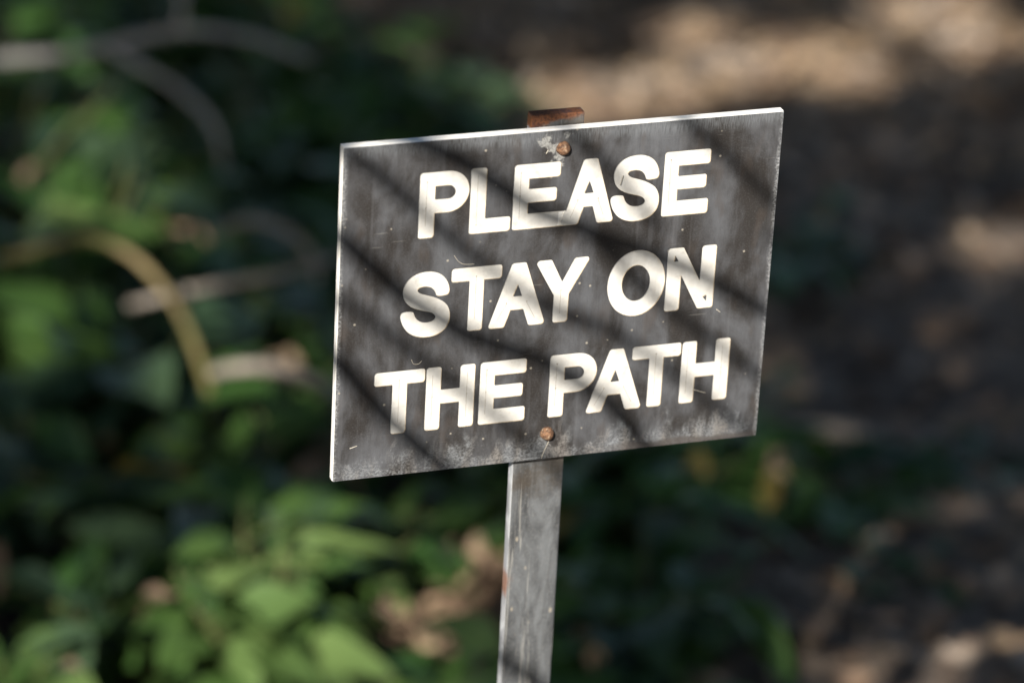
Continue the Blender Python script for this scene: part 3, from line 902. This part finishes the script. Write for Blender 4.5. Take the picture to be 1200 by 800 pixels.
def tree(name, base, limbs, crown, label):
    root = empty(name, base); tag(root, label, 'tree')
    for i, (pts, r0, r1) in enumerate(limbs):
        q = [Vector(p) - Vector(base) for p in pts]
        link('trunk' if i == 0 else 'limb', tube('trunk' if i == 0 else 'limb', q, [r0 + (r1 - r0) * k / (len(q) - 1) for k in range(len(q))], 12), root, M_bark)
    o = link('crown', crown, root); o.location = -Vector(base); o['kind'] = 'stuff'
    return root

# tree A stands behind the viewer on the sunward side; its unseen crown is shaped to block sun from the bed
mid = on_ground(520, 330, .15)
CA = mid + SUN * 7.2
def samp_a(r):
    while True:
        a, b, c = r.uniform(-1, 1), r.uniform(-1, 1), r.uniform(-1, 1)
        if a * a + b * b < 1: break
    p = CA + E1 * a * 3.1 + E2 * b * 2.3 + SUN * c * 1.0
    return p
crA = crown_mesh('crown', 40000, samp_a, .125, [LEAF_G[0], LEAF_G[1]], 21)
bA = Vector((CA.x - 3.3, CA.y - .8, 0))
top = CA + Vector((-1.5, -.4, .2))
tree('shade_tree', tuple(bA), [([bA - Vector((0, 0, .1)), bA + Vector((.1, .05, 1.2)), bA.lerp(top, .55) + Vector((0, 0, .5)), top], .17, .07),
                               ([bA.lerp(top, .55) + Vector((0, 0, .5)), CA + Vector((-1.6, .5, -1.0)), CA + Vector((-1.2, .9, -1.0))], .07, .02),
                               ([top, CA + Vector((-1.3, .1, 1.2)), CA + Vector((-.9, .2, 1.5))], .06, .02)], crA,
     'unseen broad-crowned tree with its crown shaped to shade the planting bed')

# tree B: unseen, added over the bed to cut the sky light
def samp_b(r):
    while True:
        a, b, c = r.uniform(-1, 1), r.uniform(-1, 1), r.uniform(-1, 1)
        if a * a + b * b + c * c < 1: break
    return Vector((-1.9 + a * 4.4, 7.4 + b * 4.2, 3.9 + c * 1.1))
crB = crown_mesh('crown', 26000, samp_b, .19, [LEAF_G[0], LEAF_G[2]], 22, False)
bB = Vector((-2.6, 9.6, 0))
tree('unseen_shade_tree', tuple(bB), [([bB - Vector((0, 0, .1)), bB + Vector((.05, 0, 1.5)), bB + Vector((.4, -.4, 3.0)), bB + Vector((1.2, -1.2, 4.2))], .16, .08),
                                     ([bB + Vector((.4, -.4, 3.0)), Vector((-1.6, 7.8, 4.0)), Vector((.5, 6.4, 4.4))], .08, .03),
                                     ([bB + Vector((.4, -.4, 3.0)), Vector((-.6, 9.0, 4.1)), Vector((1.6, 8.2, 4.4))], .07, .03)], crB,
     'unseen tall tree behind the bed, added to darken the shrubs')

# bare branch between the sun and the board; its shoots draw the slanting shadow bars
def sp(x, y, d): return SIGN_P + SIGN_R @ Vector((x * .001, y * .001, 0)) + SUN * d
br = empty('overhanging_branch', sp(-420, 260, 1.6)); tag(br, 'branch of parallel bare shoots overhanging in front of the board, with small leaves added to block stray sun', 'branch')
b0 = br.location.copy()
def shoot(name, pts, r0, r1):
    q = [p - b0 for p in pts]
    link(name, tube(name, q, [.68 * (r0 + (r1 - r0) * i / (len(q) - 1)) for i in range(len(q))], 7), br, M_bark)
shoot('main_stem', [sp(-420, 260, 1.6), sp(-330, 200, 1.6), sp(-250, 80, 1.62), sp(-230, -60, 1.6), sp(-225, -160, 1.6)], .016, .010)
shoot('shoot', [sp(-255, 195, 1.6), sp(-130, 104, 1.6), sp(-72, 47, 1.6), sp(-20, 2, 1.62), sp(15, -22, 1.62)], .0095, .0055)
shoot('shoot', [sp(-300, 205, 1.52), sp(-150, 148, 1.5), sp(-70, 104, 1.5), sp(-15, 62, 1.5), sp(45, 34, 1.5), sp(95, 10, 1.5), sp(175, -42, 1.5)], .013, .008)
shoot('shoot', [sp(-150, 148, 1.5), sp(-70, 150, 1.5), sp(-8, 128, 1.5), sp(34, 86, 1.5), sp(66, 44, 1.5)], .007, .006)
shoot('shoot', [sp(-238, 108, 1.6), sp(-150, 58, 1.6), sp(-108, 14, 1.6), sp(-60, -22, 1.6), sp(-10, -44, 1.6), sp(40, -80, 1.6), sp(75, -125, 1.6)], .012, .0095)
shoot('shoot', [sp(-230, 40, 1.6), sp(-146, -34, 1.6), sp(-118, -72, 1.6), sp(-80, -112, 1.6), sp(-40, -150, 1.6)], .0125, .010)
shoot('shoot', [sp(-226, -90, 1.6), sp(-150, -160, 1.6), sp(-40, -260, 1.6), sp(40, -330, 1.6)], .014, .008)

shoot('shoot', [sp(-232, -20, 1.6), sp(-150, 16, 1.6), sp(-98, -30, 1.6), sp(-48, -74, 1.6), sp(0, -122, 1.6), sp(30, -160, 1.6)], .008, .006)
shoot('shoot', [sp(-70, 150, 1.5), sp(0, 162, 1.5), sp(62, 138, 1.5), sp(112, 92, 1.5), sp(165, 38, 1.5)], .008, .006)
shoot('shoot', [sp(-20, 2, 1.62), sp(42, -30, 1.6), sp(92, -70, 1.6), sp(150, -122, 1.6)], .0078, .006)
shoot('shoot', [sp(15, 48, 1.5), sp(70, -8, 1.5), sp(122, -52, 1.5), sp(170, -90, 1.5)], .007, .006)
# unseen leaf fringe added to block the sunlit rim around the board's shadow
def samp_f(r):
    while True:
        x, y = r.uniform(-300, 250), r.uniform(-290, 265)
        if abs(x) < 173 and abs(y) < 144: continue
        if y < -100 and -85 < x < 70: continue
        return sp(x, y, 1.8 + r.uniform(-.12, .12))
fr = crown_mesh('rim_blocking_leaves', 2200, samp_f, .042, [LEAF_G[0], LEAF_G[1]], 31, False)
fo = link('rim_blocking_leaves', fr, br); fo.location = -b0; fo['kind'] = 'stuff'

print('leaves', N_LEAF, 'sun el', math.degrees(SUN_EL), 'az', math.degrees(SUN_AZ), 'sun', tuple(round(c, 2) for c in SUN), 'sign z', SIGN_P.z)
